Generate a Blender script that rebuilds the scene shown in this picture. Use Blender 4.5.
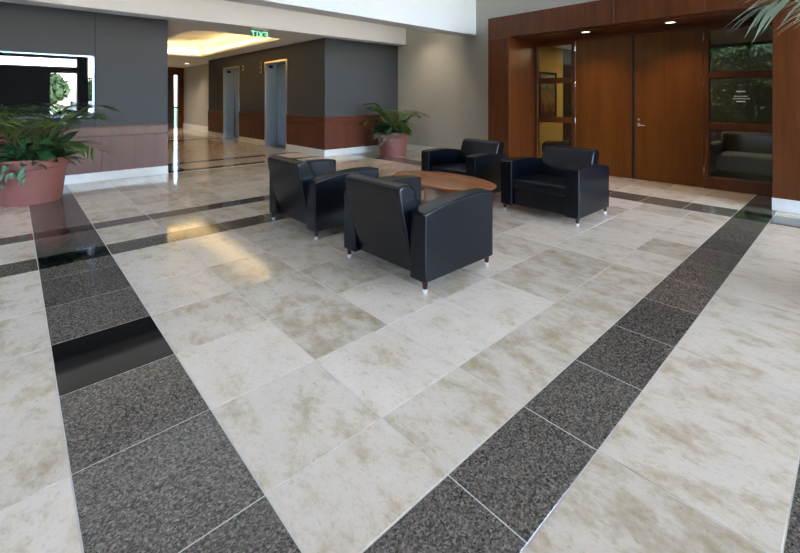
import bpy, bmesh, math, random
from mathutils import Vector, Matrix
R = random.Random(7)
for o in list(bpy.data.objects): bpy.data.objects.remove(o)
sc = bpy.context.scene
COL = sc.collection
PI = math.pi

# ------------------------------------------------------------------ camera
EYE = 1.45
cam_d = bpy.data.cameras.new('camera')
cam = bpy.data.objects.new('camera', cam_d); COL.objects.link(cam)
cam.location = (0, 0, EYE)
cam.rotation_euler = (PI/2, 0, -0.7419)
cam_d.sensor_width = 36.0
cam_d.lens = 423.57*36/800
cam_d.shift_y = -177.9/800
cam_d.clip_start = 0.05; cam_d.clip_end = 400
sc.camera = cam

# ------------------------------------------------------------------ world and exposure
w = bpy.data.worlds.new('sky'); sc.world = w; w.use_nodes = True
nt = w.node_tree; nt.nodes.clear()
out = nt.nodes.new('ShaderNodeOutputWorld'); bg = nt.nodes.new('ShaderNodeBackground')
sky = nt.nodes.new('ShaderNodeTexSky'); sky.sky_type = 'NISHITA'
sky.sun_disc = False; sky.sun_elevation = math.radians(48); sky.sun_rotation = math.radians(60)
sky.air_density = 1.0; sky.dust_density = 2.5; sky.ozone_density = 1.0
hz = nt.nodes.new('ShaderNodeMixRGB'); hz.inputs[0].default_value = 0.32; hz.inputs[2].default_value = (1.0, 0.96, 0.90, 1)   # bright hazy overcast
nt.links.new(sky.outputs[0], hz.inputs[1]); nt.links.new(hz.outputs[0], bg.inputs[0]); nt.links.new(bg.outputs[0], out.inputs[0])
bg.inputs[1].default_value = 5.2
sc.view_settings.view_transform = 'Standard'
sc.view_settings.look = 'None'
sc.view_settings.exposure = 1.2
sc.view_settings.gamma = 1.0
sc.view_settings.use_curve_mapping = False

# ------------------------------------------------------------------ materials
MATS = {}
def nodes(name):
    m = bpy.data.materials.new(name); m.use_nodes = True
    n = m.node_tree.nodes; p = n['Principled BSDF']
    MATS[name] = m
    return m, n, m.node_tree.links, p
def plain(name, col, rough=0.5, metal=0.0, spec=0.5, noise=0.0, nscale=20.0, bump=0.0, coat=0.0):
    m, n, l, p = nodes(name)
    p.inputs['Base Color'].default_value = (*col, 1)
    p.inputs['Roughness'].default_value = rough
    p.inputs['Metallic'].default_value = metal
    p.inputs['Specular IOR Level'].default_value = spec
    p.inputs['Coat Weight'].default_value = coat
    p.inputs['Coat Roughness'].default_value = 0.08
    if noise or bump:
        g = n.new('ShaderNodeTexCoord'); t = n.new('ShaderNodeTexNoise')
        t.inputs['Scale'].default_value = nscale; t.inputs['Detail'].default_value = 4
        l.new(g.outputs['Object'], t.inputs['Vector'])
        if noise:
            mx = n.new('ShaderNodeMixRGB'); mx.blend_type = 'MIX'
            mx.inputs[1].default_value = (*[c*(1-noise) for c in col], 1)
            mx.inputs[2].default_value = (*[min(1, c*(1+noise)) for c in col], 1)
            l.new(t.outputs[0], mx.inputs[0]); l.new(mx.outputs[0], p.inputs['Base Color'])
        if bump:
            b = n.new('ShaderNodeBump'); b.inputs['Strength'].default_value = bump; b.inputs['Distance'].default_value = 0.002
            l.new(t.outputs[0], b.inputs['Height']); l.new(b.outputs[0], p.inputs['Normal'])
    return m
def emit(name, col, s):
    m, n, l, p = nodes(name)
    p.inputs['Base Color'].default_value = (0, 0, 0, 1)
    p.inputs['Emission Color'].default_value = (*col, 1); p.inputs['Emission Strength'].default_value = s
    return m
def ramp(n, stops):
    r = n.new('ShaderNodeValToRGB')
    while len(r.color_ramp.elements) < len(stops): r.color_ramp.elements.new(0.5)
    for e, (pos, c) in zip(r.color_ramp.elements, stops):
        e.position = pos; e.color = (*c, 1)
    return r

def stone_limestone():
    m, n, l, p = nodes('limestone')
    geo = n.new('ShaderNodeNewGeometry'); oi = n.new('ShaderNodeObjectInfo')
    sc1 = n.new('ShaderNodeVectorMath'); sc1.operation = 'SCALE'; sc1.inputs[3].default_value = 37.0
    cmb = n.new('ShaderNodeCombineXYZ')
    l.new(oi.outputs['Random'], cmb.inputs[0]); l.new(oi.outputs['Random'], cmb.inputs[1])
    l.new(cmb.outputs[0], sc1.inputs[0])
    add = n.new('ShaderNodeVectorMath'); l.new(geo.outputs['Position'], add.inputs[0]); l.new(sc1.outputs[0], add.inputs[1])
    # every slab is cut with its clouding drawn out along Y
    st = n.new('ShaderNodeMapping'); st.inputs['Scale'].default_value = (1.5, 0.9, 1.0)
    l.new(add.outputs[0], st.inputs[0])
    a = n.new('ShaderNodeTexNoise'); a.inputs['Scale'].default_value = 4.6; a.inputs['Detail'].default_value = 10; a.inputs['Roughness'].default_value = 0.74
    b = n.new('ShaderNodeTexNoise'); b.inputs['Scale'].default_value = 22; b.inputs['Detail'].default_value = 6; b.inputs['Roughness'].default_value = 0.7
    l.new(st.outputs[0], a.inputs[0]); l.new(st.outputs[0], b.inputs[0])
    ra = ramp(n, [(0.36, (0.65, 0.552, 0.455)), (0.50, (0.62, 0.514, 0.405)), (0.58, (0.53, 0.426, 0.308)), (0.70, (0.41, 0.308, 0.192))])
    sh = n.new('ShaderNodeMapRange'); sh.inputs['To Min'].default_value = 0.065; sh.inputs['To Max'].default_value = -0.045   # some slabs are cloudier
    l.new(oi.outputs['Random'], sh.inputs[0]); sa = n.new('ShaderNodeMath'); l.new(a.outputs[0], sa.inputs[0]); l.new(sh.outputs[0], sa.inputs[1])
    l.new(sa.outputs[0], ra.inputs[0])
    rb = ramp(n, [(0.32, (0.84, 0.80, 0.72)), (0.45, (1, 1, 1)), (0.57, (1, 1, 1)), (0.70, (0.74, 0.65, 0.52))])
    l.new(b.outputs[0], rb.inputs[0])
    mul = n.new('ShaderNodeMixRGB'); mul.blend_type = 'MULTIPLY'; mul.inputs[0].default_value = 0.75
    l.new(ra.outputs[0], mul.inputs[1]); l.new(rb.outputs[0], mul.inputs[2])
    # slab to slab shade
    mr = n.new('ShaderNodeMapRange'); mr.inputs['To Min'].default_value = 0.84; mr.inputs['To Max'].default_value = 1.06
    l.new(oi.outputs['Random'], mr.inputs[0])
    hs = n.new('ShaderNodeHueSaturation'); l.new(mr.outputs[0], hs.inputs['Value']); l.new(mul.outputs[0], hs.inputs['Color'])
    l.new(hs.outputs[0], p.inputs['Base Color'])
    p.inputs['Roughness'].default_value = 0.075
    p.inputs['Specular IOR Level'].default_value = 0.5
    return m
def stone_granite():
    m, n, l, p = nodes('granite')
    geo = n.new('ShaderNodeNewGeometry'); oi = n.new('ShaderNodeObjectInfo')
    v = n.new('ShaderNodeTexVoronoi'); v.inputs['Scale'].default_value = 150
    l.new(geo.outputs['Position'], v.inputs['Vector'])
    rv = ramp(n, [(0.18, (0.011, 0.009, 0.008)), (0.32, (0.044, 0.036, 0.029)), (0.50, (0.090, 0.072, 0.056)), (0.68, (0.130, 0.104, 0.081)), (0.85, (0.22, 0.185, 0.152))])
    sep = n.new('ShaderNodeSeparateColor'); l.new(v.outputs['Color'], sep.inputs[0]); 
    t = n.new('ShaderNodeTexNoise'); t.inputs['Scale'].default_value = 60; t.inputs['Detail'].default_value = 5
    l.new(geo.outputs['Position'], t.inputs['Vector'])
    mx = n.new('ShaderNodeMath'); mx.operation = 'MULTIPLY_ADD'; mx.inputs[1].default_value = 0.6
    sub = n.new('ShaderNodeMath'); sub.operation = 'MULTIPLY'; sub.inputs[1].default_value = 0.42
    l.new(t.outputs[0], sub.inputs[0]); l.new(sep.outputs[0], mx.inputs[0]); l.new(sub.outputs[0], mx.inputs[2])
    l.new(mx.outputs[0], rv.inputs[0])
    mr = n.new('ShaderNodeMapRange'); mr.inputs['To Min'].default_value = 0.88; mr.inputs['To Max'].default_value = 1.28
    l.new(oi.outputs['Random'], mr.inputs[0])
    hs = n.new('ShaderNodeHueSaturation'); l.new(mr.outputs[0], hs.inputs['Value']); l.new(rv.outputs[0], hs.inputs['Color'])
    l.new(hs.outputs[0], p.inputs['Base Color'])
    p.inputs['Roughness'].default_value = 0.09
    return m
def wood(name, dark, light, scale=1.0, rough=0.28, axis='Z', coat=0.15, crough=0.15, spec=0.4):
    """veneer: long fine grain along the given object axis"""
    m, n, l, p = nodes(name)
    tc = n.new('ShaderNodeTexCoord'); oi = n.new('ShaderNodeObjectInfo')
    add = n.new('ShaderNodeVectorMath'); l.new(tc.outputs['Object'], add.inputs[0])
    s2 = n.new('ShaderNodeVectorMath'); s2.operation = 'SCALE'; s2.inputs[3].default_value = 9.0
    cmb = n.new('ShaderNodeCombineXYZ')
    for i in range(3): l.new(oi.outputs['Random'], cmb.inputs[i])
    l.new(cmb.outputs[0], s2.inputs[0]); l.new(s2.outputs[0], add.inputs[1])
    mp = n.new('ShaderNodeMapping')
    mp.inputs['Scale'].default_value = {'Z': (1, 1, 0.05), 'X': (0.05, 1, 1), 'Y': (1, 0.05, 1)}[axis]
    l.new(add.outputs[0], mp.inputs[0])
    a = n.new('ShaderNodeTexNoise'); a.inputs['Scale'].default_value = 7*scale; a.inputs['Detail'].default_value = 6; a.inputs['Roughness'].default_value = 0.6
    b = n.new('ShaderNodeTexNoise'); b.inputs['Scale'].default_value = 70*scale; b.inputs['Detail'].default_value = 3
    l.new(mp.outputs[0], a.inputs[0]); l.new(mp.outputs[0], b.inputs[0])
    mm = n.new('ShaderNodeMath'); mm.operation = 'MULTIPLY_ADD'; mm.inputs[1].default_value = 0.35
    h = n.new('ShaderNodeMath'); h.operation = 'MULTIPLY'; h.inputs[1].default_value = 0.65
    l.new(a.outputs[0], h.inputs[0]); l.new(b.outputs[0], mm.inputs[0]); l.new(h.outputs[0], mm.inputs[2])
    r = ramp(n, [(0.35, dark), (0.65, light)])
    l.new(mm.outputs[0], r.inputs[0]); l.new(r.outputs[0], p.inputs['Base Color'])
    p.inputs['Roughness'].default_value = rough
    p.inputs['Coat Weight'].default_value = coat; p.inputs['Coat Roughness'].default_value = crough
    p.inputs['Specular IOR Level'].default_value = spec
    return m
def glass_pane(name, tint=(1, 1, 1), refl=1.0):
    """thin pane: fresnel reflection over see-through"""
    m, n, l, p = nodes(name)
    n.remove(p)
    o = n['Material Output']; tr = n.new('ShaderNodeBsdfTransparent'); gl = n.new('ShaderNodeBsdfGlossy')
    tr.inputs[0].default_value = (*tint, 1); gl.inputs['Roughness'].default_value = 0.0
    gl.inputs[0].default_value = (refl, refl, refl, 1)
    fr = n.new('ShaderNodeFresnel'); fr.inputs[0].default_value = 1.45
    mx = n.new('ShaderNodeMixShader')
    l.new(fr.outputs[0], mx.inputs[0]); l.new(tr.outputs[0], mx.inputs[1]); l.new(gl.outputs[0], mx.inputs[2])
    l.new(mx.outputs[0], o.inputs[0])
    return m
def leafmat(name, a, b, rough=0.4):
    m, n, l, p = nodes(name)
    oi = n.new('ShaderNodeObjectInfo'); tc = n.new('ShaderNodeTexCoord'); t = n.new('ShaderNodeTexNoise')
    t.inputs['Scale'].default_value = 9; l.new(tc.outputs['Object'], t.inputs['Vector'])
    ad = n.new('ShaderNodeMath'); ad.operation = 'MULTIPLY_ADD'; ad.inputs[1].default_value = 0.5
    hf = n.new('ShaderNodeMath'); hf.operation = 'MULTIPLY'; hf.inputs[1].default_value = 0.5
    l.new(t.outputs[0], hf.inputs[0]); l.new(oi.outputs['Random'], ad.inputs[0]); l.new(hf.outputs[0], ad.inputs[2])
    r = ramp(n, [(0.2, a), (0.8, b)]); l.new(ad.outputs[0], r.inputs[0]); l.new(r.outputs[0], p.inputs['Base Color'])
    p.inputs['Roughness'].default_value = rough
    return m

stone_limestone(); stone_granite()
plain('grout', (0.50, 0.465, 0.405), 0.8, spec=0.2)
plain('black_stone', (0.003, 0.003, 0.004), 0.05, spec=0.35, noise=0.3, nscale=60)
plain('grey_fabric_wall', (0.054, 0.056, 0.062), 0.75, noise=0.08, nscale=220, bump=0.15)
plain('pale_wall', (0.42, 0.40, 0.355), 0.8, noise=0.03, nscale=40, bump=0.05)
plain('white_paint', (0.80, 0.80, 0.79), 0.75)
plain('cream_ceiling', (0.82, 0.81, 0.78), 0.85)
plain('white_stone', (0.70, 0.69, 0.66), 0.2, noise=0.12, nscale=9)
wood('cherry_panel', (0.080, 0.021, 0.012), (0.135, 0.040, 0.022), 1.0, 0.40, coat=0.2, crough=0.30)
wood('walnut_portal', (0.068, 0.017, 0.0045), (0.125, 0.036, 0.010), 1.0, 0.30, coat=0.0, spec=0.25)
wood('walnut_door', (0.100, 0.028, 0.005), (0.160, 0.050, 0.009), 0.8, 0.30, coat=0.0, spec=0.22)
wood('table_wood', (0.28, 0.095, 0.034), (0.42, 0.165, 0.066), 1.2, 0.22, axis='Y', coat=0.0)
plain('steel', (0.60, 0.67, 0.76), 0.42, metal=1.0, noise=0.10, nscale=3)  # window reflection on the jambs put into this lighter, bluer colour
plain('steel_shaded', (0.15, 0.165, 0.19), 0.30, metal=1.0, noise=0.2, nscale=3)  # same steel, darkened for leaves that mirror the dim lobby
plain('brass', (0.75, 0.58, 0.36), 0.3, metal=1.0)
plain('chrome', (0.85, 0.86, 0.88), 0.08, metal=1.0)
plain('leg_dark_reflection', (0.10, 0.06, 0.045), 0.25, metal=1.0); plain('foot_bright_reflection', (0.95, 0.95, 0.95), 0.3, metal=0.85)  # chrome legs: dark upper and bright tip reflections put into the colours
plain('nickel', (0.75, 0.74, 0.72), 0.25, metal=1.0)
plain('black_leather', (0.0018, 0.0030, 0.0060), 0.27, spec=0.36, noise=0.2, nscale=90, bump=0.05)
plain('terracotta', (0.27, 0.095, 0.075), 0.5, noise=0.12, nscale=7, bump=0.1)
plain('soil', (0.03, 0.02, 0.013), 0.95, noise=0.5, nscale=40, bump=0.6)
leafmat('palm_leaf', (0.025, 0.062, 0.012), (0.105, 0.165, 0.030), 0.42)
leafmat('broad_leaf', (0.014, 0.050, 0.018), (0.055, 0.150, 0.050), 0.30)
leafmat('pale_leaf', (0.10, 0.19, 0.12), (0.22, 0.33, 0.23), 0.35)
leafmat('silver_palm_leaf', (0.10, 0.17, 0.12), (0.21, 0.30, 0.20), 0.35)
plain('stem_green', (0.12, 0.15, 0.03), 0.5)
plain('trunk', (0.10, 0.07, 0.045), 0.9, noise=0.4, nscale=25, bump=0.6)
plain('dark_metal', (0.02, 0.02, 0.022), 0.4)
plain('near_black', (0.004, 0.004, 0.004), 0.5)
plain('blue_metal', (0.30, 0.40, 0.55), 0.25, metal=1.0)
plain('screen_glass', (0.002, 0.0022, 0.003), 0.015, spec=1.0)
MATS['screen_glass'].node_tree.nodes['Principled BSDF'].inputs['IOR'].default_value = 1.9
glass_pane('clear_glass', (0.90, 0.92, 0.90)); glass_pane('tinted_glass', (0.40, 0.45, 0.5))
plain('yellow_wall', (0.62, 0.42, 0.12), 0.8)
plain('dark_panel', (0.030, 0.018, 0.010), 0.6)
plain('brown_carpet', (0.10, 0.075, 0.05), 0.95, noise=0.2, nscale=80)
plain('grey_upholstery', (0.16, 0.145, 0.13), 0.85, noise=0.15, nscale=60)
plain('exit_green', (0.10, 0.55, 0.28), 0.4)
MATS['exit_green'].node_tree.nodes['Principled BSDF'].inputs['Emission Color'].default_value = (0.35, 1.0, 0.62, 1)
MATS['exit_green'].node_tree.nodes['Principled BSDF'].inputs['Emission Strength'].default_value = 0.8
glass_pane('acrylic', (0.78, 0.84, 0.80))
emit('cove_glow', (1.0, 0.68, 0.28), 12.0)
emit('added_room_glow', (1.0, 0.80, 0.50), 4.5)
emit('added_strip_glow', (1.0, 0.90, 0.74), 4.6)
emit('downlight_glow', (1.0, 0.90, 0.72), 2.2)
plain('grass', (0.07, 0.12, 0.03), 0.95, noise=0.4, nscale=2)
plain('pale_bounce_paving', (0.42, 0.41, 0.40), 0.9, noise=0.15, nscale=12)  # paler than asphalt so the ground throws light up to the beam
leafmat('tree_leaf', (0.012, 0.035, 0.010), (0.05, 0.10, 0.025), 0.6)
plain('car_paint', (0.62, 0.64, 0.68), 0.3, coat=0.6)
plain('hedge_core_dark', (0.02, 0.03, 0.012), 0.9)
plain('tyre', (0.02, 0.02, 0.02), 0.8)
plain('white_print', (0.85, 0.85, 0.83), 0.6)

# ------------------------------------------------------------------ mesh helpers
def link(name, me, mat, parent=None, loc=None):
    if isinstance(me, bmesh.types.BMesh):
        b = me; me = bpy.data.meshes.new(name); b.to_mesh(me); b.free()
    if mat and not me.materials: me.materials.append(MATS[mat])
    o = bpy.data.objects.new(name, me); COL.objects.link(o)
    if parent: o.parent = parent
    if loc: o.location = loc
    return o
def box(b, x0, x1, y0, y1, z0, z1, mat=None):
    ret = bmesh.ops.create_cube(b, size=1.0)
    for v in ret['verts']:
        v.co = Vector((x0 if v.co.x < 0 else x1, y0 if v.co.y < 0 else y1, z0 if v.co.z < 0 else z1))
    return ret['verts']
def boxes(*a):
    b = bmesh.new()
    for q in a: box(b, *q)
    return b
def bbox_bev(q, r=0.004, seg=1):
    b = boxes(q); bmesh.ops.bevel(b, geom=b.edges[:], offset=r, segments=seg, affect='EDGES', profile=0.5)
    return b
def smooth(o, ang=40):
    me = o.data
    me.polygons.foreach_set('use_smooth', [True]*len(me.polygons)); me.set_sharp_from_angle(angle=math.radians(ang))
    wn_ = o.modifiers.new('weighted_normals', 'WEIGHTED_NORMAL'); wn_.keep_sharp = True; wn_.weight = 90
    return o
def empty(name, loc=(0, 0, 0), rz=0):
    o = bpy.data.objects.new(name, None); COL.objects.link(o); o.location = loc; o.rotation_euler = (0, 0, rz)
    o.empty_display_size = 0.1
    return o
def tag(o, label, cat, group=None, kind=None):
    o['label'] = label; o['category'] = cat
    if group: o['group'] = group
    if kind: o['kind'] = kind
    return o
def struct(o, label=None, cat=None):
    o['kind'] = 'structure'
    if label: o['label'] = label
    if cat: o['category'] = cat
    return o
def copy_tree(o, parent=None):
    c = o.copy(); COL.objects.link(c); c.parent = parent
    for ch in list(o.children): copy_tree(ch, c)
    return c
def lathe(prof, n=40, b=None, cap=True):
    b = b or bmesh.new(); rings = []
    for r, z in prof:
        rings.append([b.verts.new((r*math.cos(2*PI*i/n), r*math.sin(2*PI*i/n), z)) for i in range(n)])
    for a, c in zip(rings, rings[1:]):
        for i in range(n): b.faces.new((a[i], a[(i+1) % n], c[(i+1) % n], c[i]))
    if cap:
        b.faces.new(rings[0][::-1]); b.faces.new(rings[-1])
    return b
def prism_y(prof, y0, y1, b=None):
    """closed profile of (x, z) points, run along y"""
    b = b or bmesh.new()
    A = [b.verts.new((x, y0, z)) for x, z in prof]; C = [b.verts.new((x, y1, z)) for x, z in prof]
    n = len(prof)
    b.faces.new(A); b.faces.new(C[::-1])
    for i in range(n): b.faces.new((A[(i+1) % n], A[i], C[i], C[(i+1) % n]))
    bmesh.ops.recalc_face_normals(b, faces=b.faces[:])
    return b
def bevel_sharp(b, r, seg=3, ang=35):
    es = [e for e in b.edges if len(e.link_faces) == 2 and e.calc_face_angle(0) > math.radians(ang)]
    bmesh.ops.bevel(b, geom=es, offset=r, segments=seg, affect='EDGES', profile=0.5)
    return b
def tube(b, pts, rad, n=6):
    """swept tube through pts, radius or list of radii"""
    pts = [Vector(p) for p in pts]; rings = []
    for i, p in enumerate(pts):
        d = (pts[min(i+1, len(pts)-1)]-pts[max(i-1, 0)]).normalized()
        u = d.cross(Vector((0, 0, 1)))
        if u.length < 1e-3: u = Vector((1, 0, 0))
        u.normalize(); v = u.cross(d)
        r = rad[i] if isinstance(rad, (list, tuple)) else rad
        rings.append([b.verts.new(p+u*r*math.cos(2*PI*k/n)+v*r*math.sin(2*PI*k/n)) for k in range(n)])
    for a, c in zip(rings, rings[1:]):
        for i in range(n): b.faces.new((a[i], a[(i+1) % n], c[(i+1) % n], c[i]))
    b.faces.new(rings[0][::-1]); b.faces.new(rings[-1])
    return b

# ------------------------------------------------------------------ main planes of the place (metres)
XW = 8.20      # pale wall with the wooden portal
XP = 7.30      # face of the portal
XD = 8.30      # door plane in the portal
YL = 9.10      # grey wall on the left
YE = 9.04      # end of the elevator block
XE = 5.75      # face of the elevator wall
ZC = 2.967     # lobby ceiling, underside of both beams
ZT = 6.0       # tall ceiling over the lounge

# ------------------------------------------------------------------ floor
floor = struct(link('floor', boxes((-5.3, XD, -5.3, 23.0, -0.12, -0.0015)), 'grout'), 'polished limestone and granite tile floor', 'floor')
G = 0.0026
TILE = {}
def tile(x0, x1, y0, y1, mat, name):
    k = (round(x1-x0, 3), round(y1-y0, 3), mat)
    if k not in TILE:
        hx, hy = (x1-x0)/2-G, (y1-y0)/2-G
        b = boxes((-hx, hx, -hy, hy, -0.010, 0.0))
        es = [e for e in b.edges if all(v.co.z > -0.001 for v in e.verts)]
        bmesh.ops.bevel(b, geom=es, offset=0.0012, segments=1, affect='EDGES')
        me = bpy.data.meshes.new(name); b.to_mesh(me); b.free(); me.materials.append(MATS[mat]); TILE[k] = me
    return link(name, TILE[k], None, floor, ((x0+x1)/2, (y0+y1)/2, 0))
def grid(xs, ys, mat='limestone', name='limestone_tile'):
    for a, b_ in zip(xs, xs[1:]):
        for c, d in zip(ys, ys[1:]): tile(a, b_, c, d, mat, name)
def bulk(rects, mat, name):
    b = bmesh.new()
    for x0, x1, y0, y1 in rects: box(b, x0+G, x1-G, y0+G, y1-G, -0.010, 0.0)
    o = link(name, b, mat, floor); o['kind'] = 'stuff'; return o
XS = [0.685, 1.24, 1.78, 2.31, 2.85, 3.40, 3.92, 4.43, 4.94, 5.46, 5.98, 6.49]
YS = [1.08, 1.475, 2.05, 2.63, 3.21, 3.80, 4.38, 4.71]
LB = (0.168, 0.685)            # band running away to the left
RB = (0.736, 1.080)            # band running away to the right
S1 = (4.71, 5.07); S2 = (5.75, 6.04); SA = (6.49, 6.99)
grid(XS, YS)
grid(XS, [S1[1], S2[0]])
YB = [S2[1], 6.63, 7.21, 7.79, 8.37, YE]
grid(XS, YB)
grid([-0.42, LB[0]], [0.90]+YS[1:])
grid([-0.42, LB[0]], [S1[1], S2[0]]); grid([-0.42, LB[0]], YB[:-1]+[YL])
grid([0.70, 1.78, 2.85, 3.92, 4.94, 5.98, 6.49], [0.172, RB[0]])
grid([6.99, 7.62, XD], [RB[1], 1.60, 2.12, 2.62, 3.15, 3.68, 4.21, 4.75])
grid([6.99, 7.62, XW], [4.75, 5.28, 5.75, 6.27, 6.80, 7.33, 7.86, 8.39, YE])
grid([6.99, XP], [0.172, RB[0]])
# granite bands
for a, b_ in zip([1.10, 1.475, 2.06, 2.64, 3.22, 3.81, 4.40, S1[0]], [1.475, 2.06, 2.64, 3.22, 3.81, 4.40, S1[0]]):
    black = abs(a-2.64) < 0.01
    tile(*LB, a, b_, 'black_stone' if black else 'granite', 'black_tile' if black else 'granite_tile')
tile(*LB, *S1, 'black_stone', 'black_tile'); tile(*LB, S1[1], S2[0], 'granite', 'granite_tile')
tile(*LB, *S2, 'black_stone', 'black_tile')
yy = [S2[1], 6.62, 7.2, 7.78, 8.30, YL]
for a, b_ in zip(yy, yy[1:]): tile(*LB, a, b_, 'granite', 'granite_tile')
xs = [0.685]+XS[1:]
for a, b_ in zip(xs, xs[1:]): tile(a, b_, *RB, 'granite', 'granite_tile')
tile(*SA, *RB, 'black_stone', 'black_tile')
tile(SA[1], 7.62, *RB, 'granite', 'granite_tile'); tile(7.62, XD, *RB, 'granite', 'granite_tile')
for S in (S1, S2):
    for a, b_ in zip(XS, XS[1:]): tile(a, b_, *S, 'granite', 'granite_tile')
    tile(-0.42, LB[0], *S, 'granite', 'granite_tile')
    tile(*SA, *S, 'black_stone', 'black_tile')
ya = [-0.17, 0.172, RB[0]]
for a, b_ in zip(ya, ya[1:]): tile(*SA, a, b_, 'granite', 'granite_tile')
ya = [RB[1], 1.60, 2.12, 2.62, 2.98, 3.50, 4.05, S1[0]]
for i, (a, b_) in enumerate(zip(ya, ya[1:])):
    tile(*SA, a, b_, 'black_stone' if i == 3 else 'granite', 'black_tile' if i == 3 else 'granite_tile')
tile(*SA, S1[1], S2[0], 'granite', 'granite_tile')
ya = [S2[1], 6.63, 7.21, 7.79, 8.37, YE]
for a, b_ in zip(ya, ya[1:]): tile(*SA, a, b_, 'granite', 'granite_tile')
xr = [0.70, 1.24, 1.78, 2.31, 2.85, 3.40]
for a, b_ in zip(xr, xr[1:]): tile(a, b_, -0.17, 0.172, 'granite', 'granite_tile')
# elevator lobby: two dark stripes and a band, then the far paving as one part
L1 = (9.13, 9.38); L2 = (10.2, 10.46)
for S in (L1, L2):
    for a, b_ in zip([2.62, 3.14, 3.66, 4.18, 4.70, 5.22], [3.14, 3.66, 4.18, 4.70, 5.22, XE]): tile(a, b_, *S, 'granite', 'granite_tile')
tile(2.10, 2.62, *L1, 'black_stone', 'black_tile'); tile(2.10, 2.62, L1[1], L2[0], 'granite', 'granite_tile'); tile(2.10, 2.62, *L2, 'black_stone', 'black_tile')
grid([2.62, 3.66, 4.70, XE], [L1[1], L2[0]])
far = []
for i in range(7):
    for j in range(22):
        far.append((2.10+i*0.6, 2.70+i*0.6, L2[1]+j*0.56, L2[1]+(j+1)*0.56))
bulk([q for q in far if not 15.8 < (q[2]+q[3])/2 < 16.5], 'limestone', 'far_limestone')
bulk([(2.10, 6.30, 15.9, 16.4)], 'granite', 'far_granite')
near = []
for i in range(12):
    for j in range(24):
        x, y = -5.22+i*0.4, -5.2+j*0.6
        if x+0.4 < -0.41: near.append((x, x+0.4, y, y+0.6))
for i in range(14):
    for j in range(8):
        x, y = -0.42+i*0.62, -5.1+j*0.616
        near.append((x, x+0.62, y, y+0.616))
near += [(3.40, 6.49, -0.17, 0.172), (-0.42, 0.70, -0.17, 0.172), (-0.42, LB[0], 0.172, 0.9), (LB[0], 0.70, 0.172, RB[0]), (LB[0], 0.685, RB[0], 1.10), (6.99, XP, -0.17, 0.172)]
bulk(near, 'limestone', 'outer_limestone')

# ------------------------------------------------------------------ walls, beams, ceilings
WIN = (-2.6, 1.06, 1.13, 2.19)   # dark glass in the grey wall: x0, x1, z0, z1
wl = struct(link('wall_left', boxes((-5.3, 2.20, YL+0.03, YL+0.25, 0, ZC), (1.98, 2.20, YL+0.25, 22.6, 0, ZC)), 'grey_fabric_wall'), 'dark grey wall beside the elevator lobby', 'wall')
xs = [-5.2, -2.0, 1.078, 2.23]
for a, b_ in zip(xs, xs[1:]):
    link('wall_panel', bbox_bev((a+0.003, b_-0.003 if b_ < 2 else b_, YL, YL+0.03, 0.96, ZC), 0.003), 'grey_fabric_wall', wl)
def wainscot(name, runs, axis, face, side, ztop=0.98, base=0.165):
    """wood dado with a stepped cap rail over a pale stone base, one panel per run; face is the wall plane"""
    def q(a, c, d, z0, z1):   # strip standing d proud of the wall
        lo, hi = (face-d, face) if side < 0 else (face, face+d)
        return (a, c, lo, hi, z0, z1) if axis == 'x' else (lo, hi, a, c, z0, z1)
    t = struct(link(name, boxes(*[q(a, c, 0.008, base, ztop-0.17) for a, c in runs]), 'cherry_panel'), 'cherry wood dado panelling', 'panelling')
    for a, c in runs:
        n = max(1, round((c-a)/1.1))
        for k in range(n):
            g = 0.0015
            link('panel', bbox_bev(q(a+(c-a)*k/n+g, a+(c-a)*(k+1)/n-g, 0.022, base, ztop-0.172), 0.002), 'cherry_panel', t)
        link('cap_rail', boxes(q(a, c, 0.030, ztop-0.165, ztop-0.03)), 'cherry_panel', t)
        link('cap_moulding', bbox_bev(q(a, c, 0.045, ztop-0.03, ztop), 0.008, 2), 'cherry_panel', t)
        link('rail_bead', bbox_bev(q(a, c, 0.040, ztop-0.185, ztop-0.163), 0.006, 2), 'cherry_panel', t)
    return t
wainscot('trim_1', [(-5.2, 2.23)], 'x', YL, -1, ztop=0.965, base=0.155)
struct(link('baseboard_left', bbox_bev((-5.2, 2.23, YL-0.032, YL, 0.0, 0.155), 0.004), 'white_stone'))
# elevator block
EL = [(11.0, 12.43), (14.4, 15.88)]; ZE = 2.575; YEND = 17.5
seg = [(YE, EL[0][0]), (EL[0][1], EL[1][0]), (EL[1][1], YEND)]
wb = struct(link('wall_back', boxes(*[(XE, XE+0.5, a, c, 0, ZC) for a, c in seg], *[(XE, XE+0.5, a, c, ZE, ZC) for a, c in EL], (XE+0.5, XW, YE, YE+0.3, 0, ZC), (XE+0.5, XE+0.6, YE+0.3, YEND, 0, ZC)), 'grey_fabric_wall'), 'dark grey walls around the elevators', 'wall')
wainscot('trim_2', seg, 'y', XE, -1, ztop=1.0, base=0.17)
struct(link('baseboard_elevators', boxes(*[(XE-0.032, XE, a, c, 0, 0.17) for a, c in seg]), 'white_stone'))
wainscot('trim_3', [(XE-0.022, XW)], 'x', YE, -1, ztop=1.0, base=0.17)
struct(link('baseboard_back', bbox_bev((XE-0.032, XW, YE-0.032, YE, 0, 0.17), 0.004), 'white_stone'))
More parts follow.
